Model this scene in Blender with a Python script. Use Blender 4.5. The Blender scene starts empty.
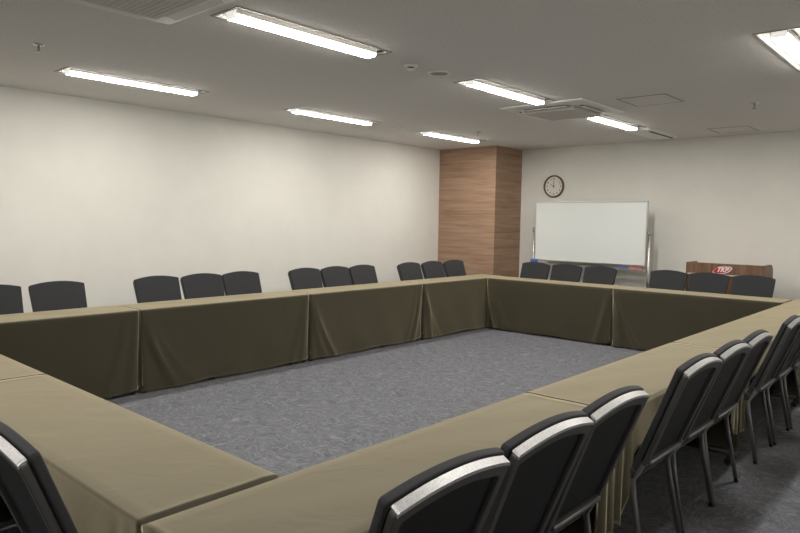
import bpy, bmesh, math, random
from mathutils import Vector, Matrix
random.seed(4)
PI = math.pi
SC = bpy.context.scene
COL = SC.collection

# ------------------------------------------------------------------ helpers
def nd(nt, t, **kw):
    n = nt.nodes.new(t)
    for k, v in kw.items():
        if k in n.inputs: n.inputs[k].default_value = v
        else: setattr(n, k, v)
    return n

def mat(name, col, rough=.6, metal=0., spec=.5, sheen=0., emit=None, estr=0.):
    m = bpy.data.materials.new(name); m.use_nodes = True
    b = m.node_tree.nodes['Principled BSDF']
    b.inputs['Base Color'].default_value = (*col, 1)
    b.inputs['Roughness'].default_value = rough
    b.inputs['Metallic'].default_value = metal
    b.inputs['Specular IOR Level'].default_value = spec
    b.inputs['Sheen Weight'].default_value = sheen
    if emit:
        b.inputs['Emission Color'].default_value = (*emit, 1)
        b.inputs['Emission Strength'].default_value = estr
    return m

def texture(m, scale=(1, 1, 1), noise=10., detail=4., c0=None, c1=None, lo=.35, hi=.65, bump=0., bdist=.002, distort=0., rough=.6):
    """object-space noise driving colour and bump"""
    nt = m.node_tree; b = nt.nodes['Principled BSDF']
    tc = nd(nt, 'ShaderNodeTexCoord'); mp = nd(nt, 'ShaderNodeMapping'); mp.inputs['Scale'].default_value = scale
    nt.links.new(tc.outputs['Object'], mp.inputs[0])
    n = nd(nt, 'ShaderNodeTexNoise'); n.inputs['Scale'].default_value = noise; n.inputs['Detail'].default_value = detail
    n.inputs['Distortion'].default_value = distort; n.inputs['Roughness'].default_value = rough
    nt.links.new(mp.outputs[0], n.inputs['Vector'])
    if c0:
        r = nd(nt, 'ShaderNodeValToRGB'); r.color_ramp.elements[0].position = lo; r.color_ramp.elements[1].position = hi
        r.color_ramp.elements[0].color = (*c0, 1); r.color_ramp.elements[1].color = (*c1, 1)
        nt.links.new(n.outputs['Fac'], r.inputs[0]); nt.links.new(r.outputs[0], b.inputs['Base Color'])
    if bump:
        bp = nd(nt, 'ShaderNodeBump'); bp.inputs['Strength'].default_value = bump; bp.inputs['Distance'].default_value = bdist
        nt.links.new(n.outputs['Fac'], bp.inputs['Height']); nt.links.new(bp.outputs[0], b.inputs['Normal'])
    return n

def link_obj(name, bm, m, parent=None, smooth=False, bevel=0., seg=2, loc=None):
    me = bpy.data.meshes.new(name)
    bmesh.ops.recalc_face_normals(bm, faces=bm.faces[:])
    bm.to_mesh(me); bm.free()
    for mm in (m if isinstance(m, (list, tuple)) else [m]): me.materials.append(mm)
    o = bpy.data.objects.new(name, me); COL.objects.link(o)
    if parent is not None: o.parent = parent
    if loc is not None: o.location = loc
    if smooth:
        for p in me.polygons: p.use_smooth = True
    if bevel:
        md = o.modifiers.new('bevel', 'BEVEL'); md.width = bevel; md.segments = seg; md.limit_method = 'ANGLE'; md.angle_limit = math.radians(40)
        for p in me.polygons: p.use_smooth = True
        wn = o.modifiers.new('wn', 'WEIGHTED_NORMAL'); wn.keep_sharp = False
    return o

def tag(o, label=None, cat=None, group=None, kind=None):
    if label: o['label'] = label
    if cat: o['category'] = cat
    if group: o['group'] = group
    if kind: o['kind'] = kind
    return o

def empty(name, loc, rz=0., label=None, cat=None, group=None):
    o = bpy.data.objects.new(name, None); COL.objects.link(o)
    o.location = loc; o.rotation_euler = (0, 0, rz); o.empty_display_size = .1
    return tag(o, label, cat, group)

def box(bm, x0, x1, y0, y1, z0, z1, mi=0):
    v = [bm.verts.new((x, y, z)) for z in (z0, z1) for y in (y0, y1) for x in (x0, x1)]
    for f in ((0, 2, 3, 1), (4, 5, 7, 6), (0, 1, 5, 4), (2, 6, 7, 3), (0, 4, 6, 2), (1, 3, 7, 5)):
        bm.faces.new([v[i] for i in f]).material_index = mi
    return v

def tube(bm, pts, r, n=10, sq=None):
    """tube through pts; sq=(a,b) makes a rounded rectangular section"""
    pts = [Vector(p) for p in pts]; rings = []
    for i, p in enumerate(pts):
        d = (pts[min(i + 1, len(pts) - 1)] - pts[max(i - 1, 0)]).normalized()
        a = Vector((1, 0, 0)) if abs(d.x) < .9 else Vector((0, 1, 0))
        u = (a - d * a.dot(d)).normalized(); w = d.cross(u)
        ring = []
        for k in range(n):
            t = 2 * PI * k / n
            cx, cy = math.cos(t), math.sin(t)
            if sq:
                e = .45
                cx = math.copysign(abs(cx) ** e, cx) * sq[0]; cy = math.copysign(abs(cy) ** e, cy) * sq[1]
            else: cx *= r; cy *= r
            ring.append(bm.verts.new(p + u * cx + w * cy))
        rings.append(ring)
    for a, b in zip(rings, rings[1:]):
        for k in range(n): bm.faces.new((a[k], a[(k + 1) % n], b[(k + 1) % n], b[k]))
    bm.faces.new(rings[0][::-1]); bm.faces.new(rings[-1])

def lathe(bm, prof, n=32, axis='Z', c=(0, 0, 0), mi=0):
    rings = []
    for r, h in prof:
        ring = []
        for k in range(n):
            t = 2 * PI * k / n
            if axis == 'Z': p = (c[0] + r * math.cos(t), c[1] + r * math.sin(t), c[2] + h)
            else: p = (c[0] + r * math.cos(t), c[1] + h, c[2] + r * math.sin(t))
            ring.append(bm.verts.new(p))
        rings.append(ring)
    for a, b in zip(rings, rings[1:]):
        for k in range(n): bm.faces.new((a[k], a[(k + 1) % n], b[(k + 1) % n], b[k])).material_index = mi
    for rg in (rings[0], rings[-1]):
        bm.faces.new(rg).material_index = mi

def prism(bm, poly, fn, t0, t1, mi=0):
    """poly list of (a,b); fn(a,b,t)->xyz"""
    A = [bm.verts.new(fn(a, b, t0)) for a, b in poly]; B = [bm.verts.new(fn(a, b, t1)) for a, b in poly]
    n = len(poly)
    for i in range(n): bm.faces.new((A[i], A[(i + 1) % n], B[(i + 1) % n], B[i])).material_index = mi
    bm.faces.new(A).material_index = mi; bm.faces.new(B).material_index = mi

def copy_tree(o, parent=None):
    c = o.copy(); COL.objects.link(c)
    if parent is not None: c.parent = parent
    for ch in list(o.children): copy_tree(ch, c)
    return c

def text_bm(s, size, fn, shear=0., offset=0., align='CENTER', depth=.0):
    cu = bpy.data.curves.new('t', 'FONT'); cu.body = s; cu.size = size; cu.align_x = align; cu.align_y = 'CENTER'
    cu.shear = shear; cu.offset = offset; cu.extrude = depth; cu.resolution_u = 4
    o = bpy.data.objects.new('t', cu); COL.objects.link(o)
    bpy.context.view_layer.update()
    me = bpy.data.meshes.new_from_object(o.evaluated_get(bpy.context.evaluated_depsgraph_get()))
    out = ([Vector(fn(v.co)) for v in me.vertices], [list(p.vertices) for p in me.polygons])
    bpy.data.objects.remove(o); bpy.data.curves.remove(cu); bpy.data.meshes.remove(me)
    return out

def add_text(bm, tx):
    vs = [bm.verts.new(c) for c in tx[0]]
    for f in tx[1]:
        try: bm.faces.new([vs[i] for i in f])
        except ValueError: pass

# ------------------------------------------------------------------ materials
M = {}
M['wall'] = mat('wall_paper', (.72, .715, .675), .85, spec=.25)
texture(M['wall'], noise=2.2, detail=6, c0=(.80, .79, .745), c1=(.845, .835, .79), lo=.3, hi=.7)
def wall_bump():
    nt = M['wall'].node_tree; b = nt.nodes['Principled BSDF']; tc = nd(nt, 'ShaderNodeTexCoord')
    n = nd(nt, 'ShaderNodeTexNoise'); n.inputs['Scale'].default_value = 9; n.inputs['Detail'].default_value = 8
    nt.links.new(tc.outputs['Object'], n.inputs['Vector'])
    bp = nd(nt, 'ShaderNodeBump'); bp.inputs['Strength'].default_value = .25; bp.inputs['Distance'].default_value = .004
    nt.links.new(n.outputs['Fac'], bp.inputs['Height']); nt.links.new(bp.outputs[0], b.inputs['Normal'])
wall_bump()
M['ceiling'] = mat('mineral_ceiling', (.50, .48, .45), .95, spec=.1)
texture(M['ceiling'], noise=95, detail=3, c0=(.74, .71, .675), c1=(.86, .83, .79), lo=.38, hi=.62, bump=.5, bdist=.004)
M['white'] = mat('white_plastic', (.9, .885, .85), .45)
M['hatch'] = mat('hatch_panel', (.70, .675, .63), .8)
M['grey'] = mat('grey_enamel', (.33, .32, .30), .5)
M['reflector'] = mat('white_enamel_reflector', (.72, .71, .68), .35)
M['lamp'] = mat('lamp_diffuser', (.9, .9, .9), .5, emit=(1., .955, .88), estr=78.)
M['lamp_side'] = mat('lamp_side_diffuser', (.85, .85, .85), .5, emit=(1., .955, .88), estr=22.)
M['lamp_end'] = mat('lamp_end_diffuser', (.85, .85, .85), .5, emit=(1., .955, .88), estr=.7)
M['dark'] = mat('dark_slot', (.015, .014, .013), .7)
M['alu'] = mat('brushed_aluminium', (.62, .61, .59), .38, 1.)
M['board'] = mat('whiteboard_enamel', (.84, .88, .875), .22)
M['steel'] = mat('grey_steel_tube', (.34, .34, .345), .33, .9)
M['table_steel'] = mat('dark_table_steel', (.06, .06, .06), .4, .6)
M['castor'] = mat('pale_castor', (.35, .35, .34), .4)
M['rubber'] = mat('black_rubber', (.02, .02, .02), .7)
M['fabric'] = mat('slate_fabric', (.036, .040, .047), .9, spec=.25, sheen=.12)
texture(M['fabric'], noise=420, detail=2, c0=(.026, .027, .031), c1=(.044, .046, .051), bump=.35, bdist=.001)
M['vinyl'] = mat('black_vinyl', (.006, .006, .0065), .55, spec=.35)
M['frame'] = mat('charcoal_frame', (.075, .075, .074), .45, .25)
M['strip'] = mat('silver_strip', (.66, .66, .67), .42, .75)
texture(M['strip'], scale=(60, 60, 60), noise=9, detail=3, c0=(.36, .36, .37), c1=(.66, .66, .67), lo=.4, hi=.6, bump=.15, bdist=.001)
M['blue'] = mat('blue_plastic', (.06, .16, .55), .4)
M['red'] = mat('red_plastic', (.75, .12, .11), .4)
M['table_top'] = mat('table_laminate', (.35, .26, .18), .4)
M['logo_red'] = mat('logo_red', (.62, .02, .04), .35)
M['logo_white'] = mat('logo_white', (.9, .9, .9), .35)
M['clock_face'] = mat('clock_face', (.78, .77, .70), .5)
M['black'] = mat('black_paint', (.02, .02, .02), .5)
M['clock_wood'] = mat('clock_wood', (.17, .11, .065), .4)
M['lens'] = mat('clock_glass', (1, 1, 1), .03)
M['base'] = mat('baseboard_vinyl', (.10, .085, .07), .5)

def cloth_mat():
    m = mat('olive_brown_cloth', (.05, .04, .025), .6, spec=.25, sheen=.92)
    nt = m.node_tree; b = nt.nodes['Principled BSDF']; tc = nd(nt, 'ShaderNodeTexCoord')
    b.inputs['Sheen Roughness'].default_value = .49; b.inputs['Sheen Tint'].default_value = (1, .885, .62, 1)
    n = nd(nt, 'ShaderNodeTexNoise'); n.inputs['Scale'].default_value = 3.; n.inputs['Detail'].default_value = 5
    nt.links.new(tc.outputs['Object'], n.inputs['Vector'])
    r = nd(nt, 'ShaderNodeValToRGB'); r.color_ramp.elements[0].position = .3; r.color_ramp.elements[1].position = .7
    r.color_ramp.elements[0].color = (.036, .0315, .018, 1); r.color_ramp.elements[1].color = (.041, .036, .021, 1)
    nt.links.new(n.outputs['Fac'], r.inputs[0]); nt.links.new(r.outputs[0], b.inputs['Base Color'])
    n2 = nd(nt, 'ShaderNodeTexNoise'); n2.inputs['Scale'].default_value = 600; n2.inputs['Detail'].default_value = 2
    nt.links.new(tc.outputs['Object'], n2.inputs['Vector'])
    n3 = nd(nt, 'ShaderNodeTexNoise'); n3.inputs['Scale'].default_value = 4.5; n3.inputs['Detail'].default_value = 3; n3.inputs['Distortion'].default_value = .8
    nt.links.new(tc.outputs['Object'], n3.inputs['Vector'])
    bp = nd(nt, 'ShaderNodeBump'); bp.inputs['Strength'].default_value = .2; bp.inputs['Distance'].default_value = .001
    bp2 = nd(nt, 'ShaderNodeBump'); bp2.inputs['Strength'].default_value = .25; bp2.inputs['Distance'].default_value = .012
    nt.links.new(n2.outputs['Fac'], bp.inputs['Height']); nt.links.new(n3.outputs['Fac'], bp2.inputs['Height'])
    nt.links.new(bp.outputs[0], bp2.inputs['Normal']); nt.links.new(bp2.outputs[0], b.inputs['Normal'])
    return m
M['cloth'] = cloth_mat()

def wood_mat(name, horizontal, c0, c1, c2, sc=1.):
    m = mat(name, c1, .45, spec=.35)
    nt = m.node_tree; b = nt.nodes['Principled BSDF']
    tc = nd(nt, 'ShaderNodeTexCoord'); mp = nd(nt, 'ShaderNodeMapping')
    mp.inputs['Scale'].default_value = (.8 * sc, .8 * sc, 16 * sc) if horizontal else (14 * sc, 14 * sc, .8 * sc)
    nt.links.new(tc.outputs['Object'], mp.inputs[0])
    n = nd(nt, 'ShaderNodeTexNoise'); n.inputs['Scale'].default_value = 1.6; n.inputs['Detail'].default_value = 7; n.inputs['Roughness'].default_value = .68; n.inputs['Distortion'].default_value = .5
    nt.links.new(mp.outputs[0], n.inputs['Vector'])
    r = nd(nt, 'ShaderNodeValToRGB'); e = r.color_ramp.elements
    e[0].position = .36; e[0].color = (*c0, 1); e[1].position = .66; e[1].color = (*c2, 1)
    k = r.color_ramp.elements.new(.5); k.color = (*c1, 1)
    nt.links.new(n.outputs['Fac'], r.inputs[0]); nt.links.new(r.outputs[0], b.inputs['Base Color'])
    return m
M['wood'] = wood_mat('column_walnut', True, (.29, .180, .115), (.38, .245, .165), (.46, .31, .215))
M['lectern_wood'] = wood_mat('lectern_walnut', False, (.15, .085, .05), (.20, .115, .07), (.26, .155, .10))
M['edge_light'] = mat('pale_edge_trim', (.62, .53, .46), .4)

def carpet_mat():
    m = mat('grey_blue_carpet', (.16, .165, .18), .95, spec=.1)
    nt = m.node_tree; b = nt.nodes['Principled BSDF']
    tc = nd(nt, 'ShaderNodeTexCoord')
    warp = nd(nt, 'ShaderNodeTexNoise'); warp.inputs['Scale'].default_value = 3.; warp.inputs['Detail'].default_value = 3
    nt.links.new(tc.outputs['Object'], warp.inputs['Vector'])
    add = nd(nt, 'ShaderNodeVectorMath', operation='MULTIPLY_ADD')
    add.inputs[1].default_value = (.42, .42, 0)
    nt.links.new(warp.outputs['Color'], add.inputs[0]); nt.links.new(tc.outputs['Object'], add.inputs[2])
    outs = []
    for sc in ((8, 66, 1), (58, 10, 1)):
        mp = nd(nt, 'ShaderNodeMapping'); mp.inputs['Scale'].default_value = sc
        nt.links.new(add.outputs[0], mp.inputs[0])
        n = nd(nt, 'ShaderNodeTexNoise'); n.inputs['Scale'].default_value = 1.; n.inputs['Detail'].default_value = 5; n.inputs['Roughness'].default_value = .7
        nt.links.new(mp.outputs[0], n.inputs['Vector']); outs.append(n)
    mx = nd(nt, 'ShaderNodeMath', operation='MULTIPLY'); nt.links.new(outs[0].outputs['Fac'], mx.inputs[0]); nt.links.new(outs[1].outputs['Fac'], mx.inputs[1])
    r = nd(nt, 'ShaderNodeValToRGB'); e = r.color_ramp.elements
    e[0].position = .15; e[0].color = (.105, .109, .122, 1); e[1].position = .40; e[1].color = (.27, .277, .30, 1)
    k = r.color_ramp.elements.new(.26); k.color = (.165, .17, .188, 1)
    nt.links.new(mx.outputs[0], r.inputs[0]); nt.links.new(r.outputs[0], b.inputs['Base Color'])
    n2 = nd(nt, 'ShaderNodeTexNoise'); n2.inputs['Scale'].default_value = 260; n2.inputs['Detail'].default_value = 2
    nt.links.new(tc.outputs['Object'], n2.inputs['Vector'])
    bp = nd(nt, 'ShaderNodeBump'); bp.inputs['Strength'].default_value = .4; bp.inputs['Distance'].default_value = .003
    nt.links.new(n2.outputs['Fac'], bp.inputs['Height']); nt.links.new(bp.outputs[0], b.inputs['Normal'])
    return m
M['carpet'] = carpet_mat()

# ------------------------------------------------------------------ room shell
XL, XR, YF, YB, H = -1.6, 6.0, -3.6, 8.40, 2.62
LW, LL = .27, 1.25                                # light opening
LX = (-.43, 1.86, 4.12)
LY = (-.93, 1.38, 3.67, 5.85)
lights = [(x, y) for x in LX for y in LY]
NY = len(LY)
def struct(name, bm, m):
    o = link_obj(name, bm, m); o['kind'] = 'structure'; return o
bm = bmesh.new(); box(bm, XL - .1, XR + .1, YF - .1, YB + .1, -.1, 0); struct('floor', bm, M['carpet'])
bm = bmesh.new(); box(bm, XL - .1, XL, YF - .1, YB + .1, 0, H + .1); struct('wall_left', bm, M['wall'])
bm = bmesh.new(); box(bm, XR, XR + .1, YF - .1, YB + .1, 0, H + .1); struct('wall_right', bm, M['wall'])
bm = bmesh.new(); box(bm, XL, XR, YB, YB + .1, 0, H + .1); struct('wall_back', bm, M['wall'])
bm = bmesh.new(); box(bm, XL, XR, YF - .1, YF, 0, H + .1); struct('wall_front', bm, M['wall'])
# ceiling sheet with openings for the recessed luminaires
xs = sorted({XL, XR} | {v for x in LX for v in (x - LW / 2 + .012, x + LW / 2 - .012)})
ys = sorted({YF, YB} | {v for y in LY for v in (y + .012, y + LL - .012)})
bm = bmesh.new(); vg = {}
def gv(i, j, z):
    if (i, j, z) not in vg: vg[i, j, z] = bm.verts.new((xs[i], ys[j], z))
    return vg[i, j, z]
for i in range(len(xs) - 1):
    for j in range(len(ys) - 1):
        if i % 2 == 1 and j % 2 == 1: continue
        bm.faces.new((gv(i, j, H), gv(i, j + 1, H), gv(i + 1, j + 1, H), gv(i + 1, j, H)))
geo = bmesh.ops.extrude_face_region(bm, geom=bm.faces[:])
for v in geo['geom']:
    if isinstance(v, bmesh.types.BMVert): v.co.z += .012
struct('ceiling', bm, M['ceiling'])
bm = bmesh.new(); box(bm, XL - .1, XR + .1, YF - .1, YB + .1, H + .1, H + .16); struct('ceiling_slab', bm, M['grey'])  # slab over the false ceiling
# column clad in wood, in the far left corner
CX, CY = -.51, 7.66
bm = bmesh.new(); box(bm, XL, CX, CY, YB, 0, H)
col = link_obj('wall_column', bm, M['wood'], bevel=.004); col['kind'] = 'structure'
bm = bmesh.new(); box(bm, XL, XL + .012, YF, CY, 0, .06); struct('baseboard_left', bm, M['base'])
bm = bmesh.new(); box(bm, CX, XR, YB - .012, YB, 0, .06); struct('baseboard_back', bm, M['base'])
bm = bmesh.new(); box(bm, XR - .012, XR, YF, YB - .012, 0, .06); struct('baseboard_right', bm, M['base'])
bm = bmesh.new(); box(bm, XL + .012, XR - .012, YF, YF + .012, 0, .06); struct('baseboard_front', bm, M['base'])

# ------------------------------------------------------------------ luminaires
def make_light():
    t = empty('ceiling_light', (0, 0, H), 0, 'x', 'ceiling light', 'recessed ceiling luminaires')
    hw, l = LW / 2, LL
    bm = bmesh.new()
    for a in (box(bm, -hw, -hw + .018, 0, l, -.004, .002), box(bm, hw - .018, hw, 0, l, -.004, .002),
              box(bm, -hw + .018, hw - .018, 0, .018, -.004, .002), box(bm, -hw + .018, hw - .018, l - .018, l, -.004, .002)): pass
    link_obj('frame', bm, M['grey'], t)
    bm = bmesh.new()   # tray with sloping wings
    p = [(-hw + .0135, .0), (-hw + .03, .016), (-.045, .022), (.045, .022), (hw - .03, .016), (hw - .0135, .0), (hw - .0135, .055), (-hw + .0135, .055)]
    prism(bm, p, lambda a, b, s: (a, s, b), .0135, l - .0135)
    link_obj('reflector', bm, M['reflector'], t)
    bm = bmesh.new()
    p = [(-.048, .0215), (-.047, -.010), (-.040, -.030), (.040, -.030), (.047, -.010), (.048, .0215)]
    prism(bm, p, lambda a, b, s: (a, s, b), .055, l - .07)
    bmesh.ops.recalc_face_normals(bm, faces=bm.faces[:]); bm.normal_update()
    for fc in bm.faces: fc.material_index = 0 if fc.calc_center_median().z < -.025 and abs(fc.normal.y) < .5 and abs(fc.normal.x) < .3 else (1 if fc.calc_center_median().z < -.014 and abs(fc.normal.y) < .5 else 2)
    link_obj('diffuser', bm, [M['lamp'], M['lamp_side'], M['white']], t)
    for s in (.0485, l - .0635):
        bm = bmesh.new(); box(bm, -.040, .040, s - .0055, s + .0055, -.024, .0215); link_obj('end_cap', bm, M['lamp_end'], t)
    return t
def light_label(i, j):
    c = ('nearest the left wall', 'in the middle column', 'at right of photo')[i]
    d = ('behind the camera end', 'nearest the camera in its line', 'second in its line', 'nearest the far wall in its line')[j]
    return 'recessed strip light ' + c + ', ' + d
L0 = make_light()
for n, (x, y) in enumerate(lights):
    o = L0 if n == 0 else copy_tree(L0)
    o.location = (x, y, H); o['label'] = light_label(n // NY, n % NY)

# ------------------------------------------------------------------ air conditioning cassettes
def make_ac():
    t = empty('air_conditioner', (0, 0, H), 0, 'x', 'air conditioner', 'ceiling cassette air conditioners')
    s = .455
    bm = bmesh.new()     # flange plate with a chamfered square ring (thin outer lip)
    def ring(bm, o, i, z0, z1, z2):
        O = [bm.verts.new((sx * o, sy * o, z0)) for sx, sy in ((-1, -1), (1, -1), (1, 1), (-1, 1))]
        O2 = [bm.verts.new((sx * o, sy * o, z1)) for sx, sy in ((-1, -1), (1, -1), (1, 1), (-1, 1))]
        I = [bm.verts.new((sx * i, sy * i, z2)) for sx, sy in ((-1, -1), (1, -1), (1, 1), (-1, 1))]
        I2 = [bm.verts.new((sx * i, sy * i, z0)) for sx, sy in ((-1, -1), (1, -1), (1, 1), (-1, 1))]
        for k in range(4):
            j = (k + 1) % 4
            bm.faces.new((O[k], O[j], O2[j], O2[k])); bm.faces.new((O2[k], O2[j], I[j], I[k]))
            bm.faces.new((I[k], I[j], I2[j], I2[k])); bm.faces.new((I2[k], I2[j], O[j], O[k]))
    ring(bm, s, .30, 0, -.014, -.030)
    link_obj('frame', bm, M['white'], t, bevel=.004)
    bm = bmesh.new(); box(bm, -.30, .30, -.30, .30, -.012, 0); link_obj('recess', bm, M['hatch'], t)
    # louvers along four sides, slightly open
    for k in range(4):
        bm = bmesh.new()
        R = Matrix.Rotation(k * PI / 2, 3, 'Z')
        p = [(.300, -.030), (.296, -.024), (.374, -.040), (.378, -.046)]
        prism(bm, p, lambda a, b, s_: tuple(R @ Vector((a, s_, b))), -.245, .245)
        link_obj('louver', bm, M['white'], t)
        bm = bmesh.new(); box_v = box(bm, .315, .345, -.25, .25, -.034, -.0285)
        for v in box_v: v.co = R @ v.co
        link_obj('air_slot', bm, M['dark'], t)
    bm = bmesh.new()
    v = box(bm, -.285, .285, -.285, .285, -.056, -.012)
    for q in v:
        if q.co.z > -.03: q.co.x *= .96; q.co.y *= .96
    link_obj('intake_panel', bm, M['hatch'], t, bevel=.006)
    bm = bmesh.new()
    for k in range(17):
        y = -.24 + k * .03; box(bm, -.25, .25, y - .004, y + .004, -.0585, -.0555)
    link_obj('grille', bm, M['hatch'], t)
    return t
A = make_ac(); A.location = (1.80, 5.385, H)
A['label'] = 'white ceiling air conditioner panel between two strip lights near the far wall'
B = copy_tree(A); B.location = (1.865, .845, H)
B['label'] = 'white ceiling air conditioner panel nearest the camera, cut by top edge of photo'
# linear diffuser at the end of the middle strip light
t = empty('air_diffuser', (1.86, 7.60, H+.001), 0, 'slim ceiling air outlet with dark slot, past the end of the strip light', 'air outlet')
bm = bmesh.new(); v = box(bm, -.16, .16, -.48, .47, -.026, .002)
for q in v:
    if q.co.z < -.01: q.co.x *= .93; q.co.y *= .98
link_obj('panel', bm, M['white'], t)
bm = bmesh.new(); box(bm, .085, .125, -.33, .43, -.028, -.0245); link_obj('slot', bm, M['dark'], t)
# access hatches
def hatch(x0, x1, y0, y1, label):
    cx, cy = (x0 + x1) / 2, (y0 + y1) / 2; a, b = (x1 - x0) / 2, (y1 - y0) / 2
    t = empty('access_hatch', (cx, cy, H), 0, label, 'ceiling hatch')
    bm = bmesh.new(); w = .014
    box(bm, -a, a, -b, -b + w, -.004, 0); box(bm, -a, a, b - w, b, -.004, 0); box(bm, -a, -a + w, -b + w, b - w, -.004, 0); box(bm, a - w, a, -b + w, b - w, -.004, 0)
    link_obj('frame', bm, M['grey'], t)
    bm = bmesh.new(); box(bm, -a + w + .004, a - w - .004, -b + w + .004, b - w - .004, -.0035, 0); link_obj('door', bm, M['ceiling'], t)
    bm = bmesh.new(); box(bm, -a + w, a - w, -b + w, b - w, -.0015, 0); link_obj('gap', bm, M['dark'], t)
    bm = bmesh.new(); lathe(bm, [(.008, 0), (.008, -.005), (.001, -.006)], 12, c=(a - .05, 0, 0)); link_obj('lock', bm, M['grey'], t)
hatch(2.47, 2.92, 5.17, 5.65, 'square ceiling access hatch to the right of the far air conditioner')
hatch(2.52, 2.97, 7.60, 8.09, 'square ceiling access hatch close to the far wall')
# sprinklers
def make_sprinkler():
    t = empty('sprinkler', (0, 0, H), 0, 'x', 'sprinkler', 'ceiling sprinkler heads')
    bm = bmesh.new(); lathe(bm, [(.036, .004), (.034, -.006), (.014, -.010), (.012, -.010)], 24); link_obj('escutcheon', bm, M['alu'], t, smooth=True)
    bm = bmesh.new(); tube(bm, [(0, 0, -.01), (0, 0, -.028)], .008)
    for s in (-1, 1): tube(bm, [(s * .007, 0, -.026), (s * .014, 0, -.038), (0, 0, -.05)], .0025, 6)
    link_obj('head', bm, M['steel'], t)
    bm = bmesh.new(); lathe(bm, [(.001, -.049), (.019, -.050), (.019, -.053), (.001, -.054)], 20); link_obj('deflector', bm, M['steel'], t)
    return t
s0 = make_sprinkler()
for k, (x, y, l) in enumerate(((.24, .985, 'small sprinkler head on the ceiling near left edge of photo'),
                               (.186, 6.2, 'small sprinkler head on the ceiling above the wood-clad column'),
                               (3.40, 6.12, 'small sprinkler head on the ceiling at right, before the far wall'))):
    o = s0 if k == 0 else copy_tree(s0)
    o.location = (x, y, H); o['label'] = l
# smoke detector
t = empty('smoke_detector', (1.85, 2.99, H), 0, 'small round white smoke detector beside the round ceiling vent', 'smoke detector')
bm = bmesh.new(); lathe(bm, [(.052, 0), (.052, -.010), (.046, -.018), (.030, -.020), (.028, -.020)], 32); link_obj('base', bm, M['white'], t, smooth=True)
bm = bmesh.new(); lathe(bm, [(.024, -.019), (.024, -.028)], 24); link_obj('sensor', bm, M['dark'], t)
bm = bmesh.new(); lathe(bm, [(.030, -.028), (.031, -.033), (.020, -.042), (.002, -.044)], 32); link_obj('cover', bm, M['white'], t, smooth=True)
# round vent / speaker
t = empty('round_vent', (1.846, 3.33, H), 0, 'round white-rimmed ceiling vent with dark grille', 'ceiling vent')
bm = bmesh.new(); lathe(bm, [(.092, 0), (.090, -.008), (.074, -.010), (.072, -.003), (.072, 0)], 40); link_obj('rim', bm, M['white'], t, smooth=True)
bm = bmesh.new(); lathe(bm, [(.0715, 0), (.0715, -.003), (.001, -.004)], 40); link_obj('grille', bm, M['grey'], t)
# pair of small round sensors
for k, dx in enumerate((-.045, .045)):
    bm = bmesh.new(); lathe(bm, [(.022, 0), (.021, -.006), (.012, -.010), (.001, -.010)], 20, c=(0, 0, 0))
    o = link_obj('ceiling_sensor', bm, M['white'], loc=(-.46 + dx, 5.39 + dx * .9, H))
    tag(o, ('left' if k == 0 else 'right') + ' one of two tiny white ceiling discs between the left strip lights', 'sensor', 'pair of tiny ceiling discs')

# ------------------------------------------------------------------ clock
t = empty('wall_clock', (.070, YB, 2.03), 0, 'round wall clock with wooden rim and pale dial above the whiteboard', 'clock')
bm = bmesh.new(); lathe(bm, [(.150, 0), (.172, 0), (.172, -.020), (.165, -.034), (.152, -.034), (.147, -.022), (.147, -.004)], 48, 'Y'); link_obj('rim', bm, M['clock_wood'], t, smooth=True)
bm = bmesh.new(); lathe(bm, [(.148, -.004), (.148, -.012)], 48, 'Y'); link_obj('dial', bm, M['clock_face'], t)
bm = bmesh.new()
for h in range(1, 13):
    a = PI / 2 - h * PI / 6
    tx = text_bm(str(h), .034, lambda c, a=a: (c.x + .116 * math.cos(a), -.0130, c.y + .116 * math.sin(a)), offset=.0012)
    add_text(bm, tx)
link_obj('numerals', bm, M['black'], t)
def hand(a, l, w, y, name):
    bm = bmesh.new(); d = Vector((math.cos(a), 0, math.sin(a))); n = Vector((-d.z, 0, d.x))
    poly = [(-.02, -w), (l, -w * .6), (l, w * .6), (-.02, w)]
    prism(bm, poly, lambda p, q, s: tuple(d * p + n * q + Vector((0, s, 0))), y, y - .002)
    link_obj(name, bm, M['black'], t)
hand(PI / 2, .095, .0032, -.0165, 'minute_hand'); hand(PI / 2 + PI / 3, .062, .0042, -.0142, 'hour_hand')
bm = bmesh.new(); lathe(bm, [(.008, -.012), (.008, -.021)], 16, 'Y'); link_obj('hub', bm, M['black'], t)

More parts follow.
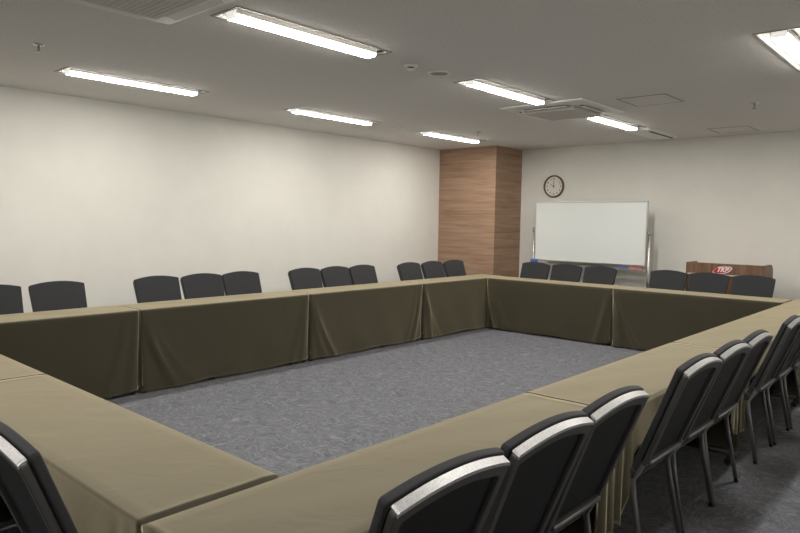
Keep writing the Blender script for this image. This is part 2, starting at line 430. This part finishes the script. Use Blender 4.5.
# ------------------------------------------------------------------ whiteboard on stand
WY = 8.05; bx0, bx1, bz0, bz1 = -.03, 1.68, .905, 1.785
cxw = (bx0 + bx1) / 2
t = empty('whiteboard', (cxw, WY, 0), 0, 'wide white mobile whiteboard with aluminium frame against the far wall', 'whiteboard')
hw = (bx1 - bx0) / 2
bm = bmesh.new(); box(bm, -hw + .012, hw - .012, -.012, .012, bz0 + .012, bz1 - .012); link_obj('panel', bm, M['board'], t)
bm = bmesh.new(); f = .018
box(bm, -hw, hw, -.018, .018, bz1 - f, bz1); box(bm, -hw, hw, -.018, .018, bz0, bz0 + f); box(bm, -hw, -hw + f, -.018, .018, bz0 + f, bz1 - f); box(bm, hw - f, hw, -.018, .018, bz0 + f, bz1 - f)
link_obj('frame', bm, M['alu'], t, bevel=.003)
for s in (-1, 1):
    bm = bmesh.new(); tube(bm, [(s * (hw + .028), .02, .07), (s * (hw + .028), .02, 1.38)], .02, 12, sq=(.016, .022)); link_obj('post', bm, M['alu'], t, smooth=True)
    bm = bmesh.new(); lathe(bm, [(.001, 0), (.02, 0), (.022, .012), (.012, .022), (.001, .023)], 16, c=(s * (hw + .028), .02, 1.38)); link_obj('post_cap', bm, M['castor'], t, smooth=True)
    bm = bmesh.new(); tube(bm, [(s * (hw + .01), -.005, 1.345), (s * (hw + .05), .02, 1.345)], .014); link_obj('pivot_knob', bm, M['castor'], t)
    bm = bmesh.new(); tube(bm, [(s * (hw + .028), -.19, .075), (s * (hw + .028), .19, .075)], .02, 12, sq=(.018, .018)); link_obj('foot', bm, M['alu'], t)
    for yy in (-.17, .17):
        bm = bmesh.new(); w = s * (hw + .028)
        tube(bm, [(w - .012, yy, .026), (w + .012, yy, .026)], .026, 16); tube(bm, [(w, yy, .026), (w, yy, .06)], .008); link_obj('castor', bm, M['rubber'], t)
bm = bmesh.new(); tube(bm, [(-hw - .028, .02, .30), (hw + .028, .02, .30)], .016); link_obj('crossbar', bm, M['alu'], t)
bm = bmesh.new()
box(bm, -hw, hw + .01, -.085, .02, .845, .850); box(bm, -hw, hw + .01, -.088, -.085, .845, .868); link_obj('pen_tray', bm, M['alu'], t)
def tray_item(name, x, z, w, h, d, mats, label, cat, y=WY - .06):
    tt = empty(name, (x, y, z), 0, label, cat)
    bm = bmesh.new(); box(bm, -w / 2, w / 2, -d / 2, d / 2, 0, h * .62); link_obj('body', bm, mats, tt, bevel=.004)
    bm = bmesh.new(); box(bm, -w / 2 + .003, w / 2 - .003, -d / 2 + .003, d / 2 - .003, h * .62, h); link_obj('felt', bm, M['rubber'] if False else M['castor'], tt)
    return tt
def eraser(x, w, m, label, z=.85, h=.034):
    tt = empty('board_eraser', (x, WY - .056, z), 0, label, 'eraser')
    bm = bmesh.new(); box(bm, -w / 2, w / 2, -.024, .024, h * .3, h); link_obj('grip', bm, m, tt, bevel=.005)
    bm = bmesh.new(); box(bm, -w / 2 + .002, w / 2 - .002, -.022, .022, 0, h * .3); link_obj('felt', bm, M['castor'], tt)
eraser(1.37, .185, M['blue'], 'blue board eraser at the right end of the whiteboard tray')
eraser(1.565, .18, M['red'], 'red board eraser at the right end of the whiteboard tray')
eraser(-.005, .10, M['blue'], 'blue board eraser at the left end of the whiteboard tray', h=.07)

# ------------------------------------------------------------------ lectern
LXc, LYc = 2.74, 7.97; lw, ld, lh = .44, .21, 1.01
t = empty('lectern', (LXc, LYc, 0), 0, 'brown wooden lectern with red logo, standing before the far wall', 'lectern')
bm = bmesh.new(); box(bm, -lw + .02, lw - .02, -ld, -ld + .02, .880, lh); link_obj('fascia', bm, M['lectern_wood'], t, bevel=.002)
bm = bmesh.new(); box(bm, -lw + .02, lw - .02, -ld - .004, -ld + .02, .861, .879); link_obj('edge_trim', bm, M['edge_light'], t)
bm = bmesh.new(); box(bm, -lw + .02, lw - .02, -ld + .02, -ld + .04, .06, .861); link_obj('front_panel', bm, M['lectern_wood'], t)
for s in (-1, 1):
    x0 = s * lw; x1 = s * (lw - .02); r = .10
    poly = [(-ld - .002, 0.02), (-ld - .002, lh)] + [(ld - r + r * math.sin(a), lh - r + r * math.cos(a)) for a in [PI / 2 * k / 8 for k in range(9)]] + [(ld, .02)]
    bm = bmesh.new(); prism(bm, poly, lambda a, b, q: (q, a, b), x0, x1); link_obj('side_panel', bm, M['lectern_wood'], t, bevel=.002)
bm = bmesh.new(); v = box(bm, -lw + .02, lw - .02, -ld + .02, ld, .90, .92)
for q in v:
    if q.co.y > 0: q.co.z -= .05
link_obj('reading_top', bm, M['lectern_wood'], t)
bm = bmesh.new(); box(bm, -lw + .02, lw - .02, -ld + .04, ld - .02, .5, .52); link_obj('shelf', bm, M['lectern_wood'], t)
bm = bmesh.new(); box(bm, -lw + .01, lw - .01, -ld + .02, ld, .0, .06); link_obj('plinth', bm, M['black'], t)
# emblem: red slanted oval, white rim, white slanted letters
def slant(rx, rz, sh, k=26, e=.75):
    out = []
    for i in range(k):
        a = 2 * PI * i / k; c, s = math.cos(a), math.sin(a)
        x = math.copysign(abs(c) ** e, c) * rx; z = math.copysign(abs(s) ** e, s) * rz
        out.append((x + z * sh, z))
    return out
lx, lz = -.018, .934
bm = bmesh.new(); prism(bm, slant(.094, .048, .9), lambda a, b, q: (a + lx + .004, q, b + lz - .002), -ld - .001, -ld - .0055)
e1 = link_obj('emblem', bm, M['logo_white'], t)
bm = bmesh.new(); prism(bm, slant(.085, .041, .9), lambda a, b, q: (a + lx, q, b + lz), -ld - .0055, -ld - .0075)
link_obj('emblem_field', bm, M['logo_red'], e1)
bm = bmesh.new()
add_text(bm, text_bm('TKP', .078, lambda c: (c.x * .92 + lx, -ld - .0085 + c.z, c.y + lz + .002), shear=.45, offset=.0035, depth=.001))
link_obj('lettering', bm, M['logo_white'], e1)

# ------------------------------------------------------------------ tables and cloths
TH = .70; TD = .45; TL = 1.8
def make_table():
    t = empty('folding_table', (0, 0, 0), 0, 'x', 'table', 'folding tables under the cloths')
    bm = bmesh.new(); box(bm, .012, TL - .012, .012, TD - .012, .668, .694); link_obj('tabletop', bm, M['table_top'], t, bevel=.004)
    for x in (.045, TL - .045):
        bm = bmesh.new()
        tube(bm, [(x, .225, .64), (x, .225, .08)], .02, 12, sq=(.02, .028)); 
        tube(bm, [(x, .06, .655), (x, .39, .655)], .012, 10, sq=(.012, .012))
        tube(bm, [(x, .035, .075), (x, .415, .075)], .014, 10, sq=(.014, .016)); l = link_obj('leg', bm, M['table_steel'], t, smooth=True)
        for y in (.045, .405):
            bm = bmesh.new(); tube(bm, [(x - .010, y, .020), (x + .010, y, .020)], .020, 16); tube(bm, [(x, y, .03), (x, y, .066)], .007, 8)
            link_obj('castor', bm, M['rubber'], l)
    bm = bmesh.new(); tube(bm, [(.05, .225, .40), (TL - .05, .225, .40)], .014, 10); link_obj('stretcher', bm, M['table_steel'], t)
    return t

def cloth_mesh(seed, inner_long=True, end0=True, end1=True, ctop=TH):
    """a draped cloth in table coordinates: x 0..TL, inner (floor-length) side at y=0, chair side at y=TD"""
    rnd = random.Random(seed)
    bm = bmesh.new(); g = .006; nx = 90
    ux = [g + (TL - 2 * g) * (i / nx) for i in range(nx + 1)]
    folds = []
    for k in range(5):
        folds.append((rnd.uniform(.01, .10), rnd.uniform(.05, .42), rnd.uniform(.007, .018), rnd.uniform(.010, .028)))
    folds2 = [(rnd.uniform(.03, .12), rnd.uniform(.05, .18), rnd.uniform(.006, .012), rnd.uniform(.018, .03)) for k in range(3)]
    ph = rnd.uniform(0, 6); sagc = rnd.uniform(.6, 1.2)
    def off(u, v):          # outward displacement of the long skirt
        d = .004 * math.sin(u * 5.1 + ph + v * 2) * v + .0035 * math.sin(u * 13 + ph * 2 - v * 4) * v
        for (a, b, A, w) in folds:
            c = a + b * v ** 1.6
            d += A * math.exp(-((u - c) / (w * (1 + .8 * v))) ** 2) * min(1, v * 2.2) * (1 - .25 * v)
        for (a, b, A, w) in folds2:
            c = TL - a - b * v ** 1.6
            d += A * math.exp(-((u - c) / (w * (1 + .8 * v))) ** 2) * min(1, v * 2.2) * (1 - .25 * v)
        e = min(u, TL - u)
        d -= .02 * v * math.exp(-(e / .02) ** 2)      # hem ends turn in towards the joint
        return d
    rows = []
    # inner skirt from the bottom up
    nv = 22
    for j in range(nv, 0, -1):
        v = j / nv; row = []
        for u in ux:
            e0 = math.exp(-(u / .22) ** 2)
            bottom = .022 + .008 * math.sin(u * 7 + ph) - .006 * sagc * e0 + .012 * math.exp(-((TL - u) / .1) ** 2)
            z = ctop - .012 - (ctop - .012 - bottom) * v
            sh = .005 * v * math.exp(-(u / .06) ** 2) - .005 * v * math.exp(-((TL - u) / .06) ** 2)
            row.append(bm.verts.new((u + sh, g - off(u, v), z)))
        rows.append(row)
    # rounded edge and top
    for (y, z) in ((g, -.012), (g + .0035, -.0035), (g + .012, 0)):
        rows.append([bm.verts.new((u, y, ctop + z)) for u in ux])
    for k in range(1, 10):
        y = g + .012 + (TD - 2 * g - .024) * k / 10
        rows.append([bm.verts.new((u, y, ctop + .0008 * math.sin(u * 9 + k + ph) + .0045 * (math.exp(-(u / .02) ** 2) + math.exp(-((TL - u) / .02) ** 2)))) for u in ux])
    for (y, z) in ((TD - g - .012, 0), (TD - g - .0035, -.0035), (TD - g, -.012)):
        rows.append([bm.verts.new((u, y, ctop + z)) for u in ux])
    # chair side: short drop in the middle, floor-length folds near both ends
    def drop(u):
        e = min(u, TL - u); k = 1 / (1 + math.exp((e - .155) / .012))
        return .19 + .006 * math.sin(u * 11 + ph) + (.49 - .19 + .012 * math.sin(u * 60)) * k + .0 , k
    for j in range(1, 19):
        v = j / 18; row = []
        for u in ux:
            D, k = drop(u)
            D = D if k < .5 else D
            fold = .016 * math.sin(u * 78 + ph) * v * k + .004 * math.sin(u * 14 + ph) * v
            row.append(bm.verts.new((u, TD - g + .004 * v + fold - .012 * v * k, ctop - .012 - D * v)))
        rows.append(row)
    for a, b in zip(rows, rows[1:]):
        for i in range(nx): bm.faces.new((a[i], a[i + 1], b[i + 1], b[i]))
    # end flaps, tucked inside the joint
    for x, on in ((g, end0), (TL - g, end1)):
        A = rows[nv:nv + 15]; i = 0 if x < 1 else nx
        top = [r[i] for r in A]; prev = top; s = 1 if x < 1 else -1
        for j in range(1, 9):
            v = j / 8
            cur = [bm.verts.new((q.co.x + s * (.004 + .010 * v * (1 + math.sin(k * 1.3)) * .5), q.co.y, min(q.co.z, ctop - .003) - .62 * v)) for k, q in enumerate(top)]
            for k in range(len(cur) - 1): bm.faces.new((prev[k], prev[k + 1], cur[k + 1], cur[k]))
            prev = cur
    return bm

def place(kind_xy, rz, cloth_label, table_label, seed, first=[None]):
    x, y = kind_xy
    if first[0] is None: o = first[0] = make_table()
    else: o = copy_tree(first[0])
    o.location = (x, y, 0); o.rotation_euler = (0, 0, rz); o['label'] = table_label
    c = link_obj('tablecloth', cloth_mesh(seed), M['cloth'], smooth=True)
    c.location = (x, y, 0); c.rotation_euler = (0, 0, rz)
    sd = c.modifiers.new('thick', 'SOLIDIFY'); sd.thickness = .002; sd.offset = -1
    tag(c, cloth_label, 'tablecloth', 'olive brown tablecloths')
    return c
# left row: inner side faces +X (x=0); local x runs along -Y  -> rz=+90deg maps local x->+Y, local y->-X
ordl = ['second', 'third', 'fourth']
names_left = ['nearest the camera', 'second from the camera', 'third from the camera', 'at the wood-clad column end']
for k in range(4):
    place((0, k * TL), PI / 2, 'olive brown tablecloth on left row of tables, ' + names_left[k],
          'folding table under cloth in left row, ' + names_left[k], 10 + k)
names_back = ['in front of the whiteboard', 'in front of the lectern']
# back row: inner side faces -Y at y=6.75: local x -> +X, local y -> +Y : rz=0
for k in range(2):
    place((k * TL, 6.75), 0, 'olive brown tablecloth on the far row of tables, ' + names_back[k],
          'folding table under cloth in far row, ' + names_back[k], 20 + k)
# right row: inner side faces -X at x=3.6 : local x -> -Y, local y -> +X : rz=-90
names_right = ['nearest the camera', 'second from the camera', 'third from the camera', 'at the far lectern end']
for k in range(4):
    place((3.6, (k + 1) * TL), -PI / 2, 'olive brown tablecloth on right row of tables, ' + names_right[k],
          'folding table under cloth in right row, ' + names_right[k], 30 + k)
# front row: inner side faces +Y at y=.45: local x -> -X, local y -> -Y : rz=180
names_front = ['at bottom left, touching the right row', 'cut by left edge of photo']
for k in range(2):
    place((3.6 - k * TL, .45), PI, 'olive brown cloth on near row, ' + names_front[k],
          'folding table under near row cloth ' + names_front[k], 40 + k)

# ------------------------------------------------------------------ chairs
LEAN = .386
def back_y(z): return -.22 - (z - .456) * LEAN
NRM = Vector((0, 1, LEAN)).normalized()      # points to the front (and up)
def bp(x, z, n):
    """point on the leaning back: x across, z height, n depth towards the sitter"""
    p = Vector((x, back_y(z), z)) + NRM * n
    return (p.x, p.y, p.z)
def outline(z0, zc, wb, wt, arch, r=.022, n=14):
    """back outline, x/z, from bottom left round to bottom right"""
    pts = [(-wb, z0)]
    for k in range(6):
        a = PI - PI / 2 * k / 5 * .8
        pts.append((-wt + r + r * math.cos(a), zc - r + r * math.sin(a)))
    for k in range(1, n):
        x = -wt + r + (2 * wt - 2 * r) * k / n
        pts.append((x, zc + arch * (1 - ((x / (wt - r)) ** 2)) + 0))
    for k in range(5, -1, -1):
        a = PI / 2 * k / 5 * .8
        pts.append((wt - r + r * math.cos(a), zc - r + r * math.sin(a)))
    pts.append((wb, z0))
    return pts
def make_chair():
    t = empty('banquet_chair', (0, 0, 0), 0, 'x', 'chair', 'x')
    # padded front of the back
    out = outline(.375, .880, .196, .219, .024, r=.014)
    bm = bmesh.new(); prism(bm, out, bp, .012, .038)
    link_obj('backrest', bm, M['fabric'], t, bevel=.006, seg=3)
    bm = bmesh.new(); prism(bm, outline(.46, .868, .189, .206, .023, r=.014), bp, .004, .0125); link_obj('back_lining', bm, M['vinyl'], t)
    # rear frame ring: stiles, top rail, lower crossbar
    out = outline(.448, .870, .195, .212, .024, r=.014)
    inn = outline(.475, .838, .166, .181, .023, r=.012)
    bm = bmesh.new(); d0, d1 = .0065, -.014
    V = {}
    for nm, P in (('o', out), ('i', inn)):
        for d in (d0, d1): V[nm, d] = [bm.verts.new(bp(x, z, d)) for x, z in P]
    N = len(out)
    for k in range(N):
        j = (k + 1) % N
        for q in ((('o', d0), ('o', d1)), (('o', d1), ('i', d1)), (('i', d1), ('i', d0)), (('i', d0), ('o', d0))):
            bm.faces.new((V[q[0]][k], V[q[0]][j], V[q[1]][j], V[q[1]][k]))
    link_obj('back_frame', bm, M['frame'], t, bevel=.0035)
    bm = bmesh.new(); prism(bm, outline(.470, .844, .170, .185, .023, r=.012), bp, .006, -.002)
    link_obj('back_panel', bm, M['vinyl'], t)
    # silver strip along the arched top
    bm = bmesh.new(); P = [p for p in outline(.45, .870, .195, .212, .024, r=.014)][4:-4]
    rows = []
    for (x, z) in P:
        x *= .995
        rows.append([bm.verts.new(bp(x, z + a, n)) for a, n in ((.0062, .0075), (.0025, -.0155), (-.005, -.0175), (-.006, -.0145), (-.0005, -.0125), (.0025, .0075))])
    for a, b in zip(rows, rows[1:]):
        for k in range(6): bm.faces.new((a[k], a[(k + 1) % 6], b[(k + 1) % 6], b[k]))
    bm.faces.new(rows[0]); bm.faces.new(rows[-1])
    link_obj('top_strip', bm, M['strip'], t)
    # lower bar
    bm = bmesh.new(); a = bp(-.168, .463, -.012); b = bp(.168, .463, -.012)
    tube(bm, [a, b], .01, 12, sq=(.012, .009)); link_obj('crossbar', bm, M['steel'], t, smooth=True)
    # seat cushion
    bm = bmesh.new(); ns = 12; L = []
    prof = [(-.190, .385), (-.195, .42), (-.175, .448), (-.10, .462), (.05, .466), (.16, .462), (.21, .448), (.228, .42), (.222, .388), (.20, .380), (-.16, .380)]
    for i in range(ns + 1):
        s = -1 + 2 * i / ns; e = abs(s) ** 4
        L.append([bm.verts.new((s * (.205 + .008 * min(1, (y + .19) / .4)), y * (1 - .03 * e), z - .018 * e * (1 if z > .43 else 0))) for y, z in prof])
    for A_, B_ in zip(L, L[1:]):
        for k in range(len(prof)): bm.faces.new((A_[k], A_[(k + 1) % len(prof)], B_[(k + 1) % len(prof)], B_[k]))
    bm.faces.new(L[0]); bm.faces.new(L[-1])
    link_obj('seat', bm, M['fabric'], t, bevel=.006)
    bm = bmesh.new()
    for y in (-.15, .18): tube(bm, [(-.19, y, .366), (.19, y, .366)], .01, 8, sq=(.012, .012))
    for s in (-1, 1): tube(bm, [(s * .19, -.15, .366), (s * .19, .18, .366)], .01, 8, sq=(.012, .012))
    link_obj('seat_frame', bm, M['steel'], t)
    for s in (-1, 1):
        bm = bmesh.new()
        tube(bm, [bp(s * .182, .462, .000), bp(s * .184, .44, .002), (s * .193, -.178, .375), (s * .197, -.187, .30), (s * .213, -.242, .012)], .01, 12, sq=(.0095, .0115))
        l = link_obj('leg', bm, M['steel'], t, smooth=True)
        bm = bmesh.new(); tube(bm, [(s * .2125, -.240, .020), (s * .2135, -.2425, .0)], .012, 10); link_obj('glide', bm, M['rubber'], l)
        bm = bmesh.new()
        tube(bm, [(s * .19, .165, .37), (s * .200, .185, .30), (s * .213, .205, .012)], .01, 12, sq=(.0095, .0115))
        l = link_obj('leg', bm, M['steel'], t, smooth=True)
        bm = bmesh.new(); tube(bm, [(s * .2125, .204, .020), (s * .2135, .206, .0)], .012, 10); link_obj('glide', bm, M['rubber'], l)
    return t
ch0 = make_chair()
state = {'n': 0}
def chair(x, y, rz, label, group):
    o = ch0 if state['n'] == 0 else copy_tree(ch0)
    state['n'] += 1
    o.location = (x, y, 0); o.rotation_euler = (0, 0, rz + math.radians(random.uniform(-1.2, 1.2))); o['label'] = label; o['group'] = group
    return o
OFF = .17
# right row: face -X (local +y -> -X): rz=+90
nt_ = ['table nearest camera', 'second table from camera', 'third table from camera']
ry = [.433, .897, 1.33, 2.16, 2.635, 3.08, 3.90, 4.38, 4.86]
for k, y in enumerate(ry):
    pos = ('first', 'second', 'third')[k % 3]
    chair(4.05 - OFF, y, PI / 2, 'dark chair at right row, ' + pos + ' of three at ' + nt_[k // 3], 'chairs along the right row')
ly = [.90, 1.40, 2.274, 2.743, 3.195, 4.048, 4.52, 4.97, 5.85, 6.335, 6.814]
ll = ['cut by left edge of photo, left of a lone chair', 'nearest the camera that shows whole',
      'leftmost of the second group of three', 'middle of the second group of three', 'rightmost of the second group of three',
      'leftmost of the third group of three', 'middle of the third group of three', 'rightmost of the third group of three',
      'leftmost of three by the wooden column', 'middle of three by the wooden column', 'rightmost of three by the wooden column']
for y, l in zip(ly, ll):
    chair(-.45 + OFF, y, -PI / 2, 'slate chair by left wall, ' + l, 'chairs along the left wall')
bxs = [.36, .845, 1.33, 2.215, 2.685, 3.15]
bl = ['left chair of three before the whiteboard', 'middle chair of three before the whiteboard', 'right chair of three before the whiteboard',
      'just left of the lectern', 'before the red logo of the lectern', 'before the right end of the lectern']
for x, l in zip(bxs, bl):
    chair(x, 7.2 - OFF + .045, PI, 'slate padded chair at far row, ' + l, 'chairs along the far row')
chair(3.235, OFF + .005, 0, 'dark chair back at bottom left corner of the photo, at the near row', 'chairs along the near row')

# ------------------------------------------------------------------ camera
p = [5.141493082868928, -0.7524070626623344, 1.4615083173011278, -0.7326300262490012, -0.06898361105177236, 0.016412950348581302, 658.6193626031654]
yaw, pitch, roll = p[3:6]
fwd = Vector((math.sin(yaw) * math.cos(pitch), math.cos(yaw) * math.cos(pitch), math.sin(pitch)))
r = Vector((math.cos(yaw), -math.sin(yaw), 0)); u = r.cross(fwd)
r2 = r * math.cos(roll) + u * math.sin(roll); u2 = -r * math.sin(roll) + u * math.cos(roll)
cam = bpy.data.cameras.new('camera'); co = bpy.data.objects.new('camera', cam); COL.objects.link(co)
mw = Matrix((r2, u2, -fwd)).transposed().to_4x4(); mw.translation = Vector(p[:3]); co.matrix_world = mw
cam.sensor_width = 36; cam.lens = p[6] / 800 * 36; cam.clip_start = .05
SC.camera = co

w = bpy.data.worlds.new('world'); SC.world = w; w.use_nodes = True
w.node_tree.nodes['Background'].inputs[0].default_value = (0, 0, 0, 1)
vs = SC.view_settings; vs.view_transform = 'Standard'; vs.look = 'None'; vs.gamma = 1; vs.use_curve_mapping = False
vs.exposure = -0.08
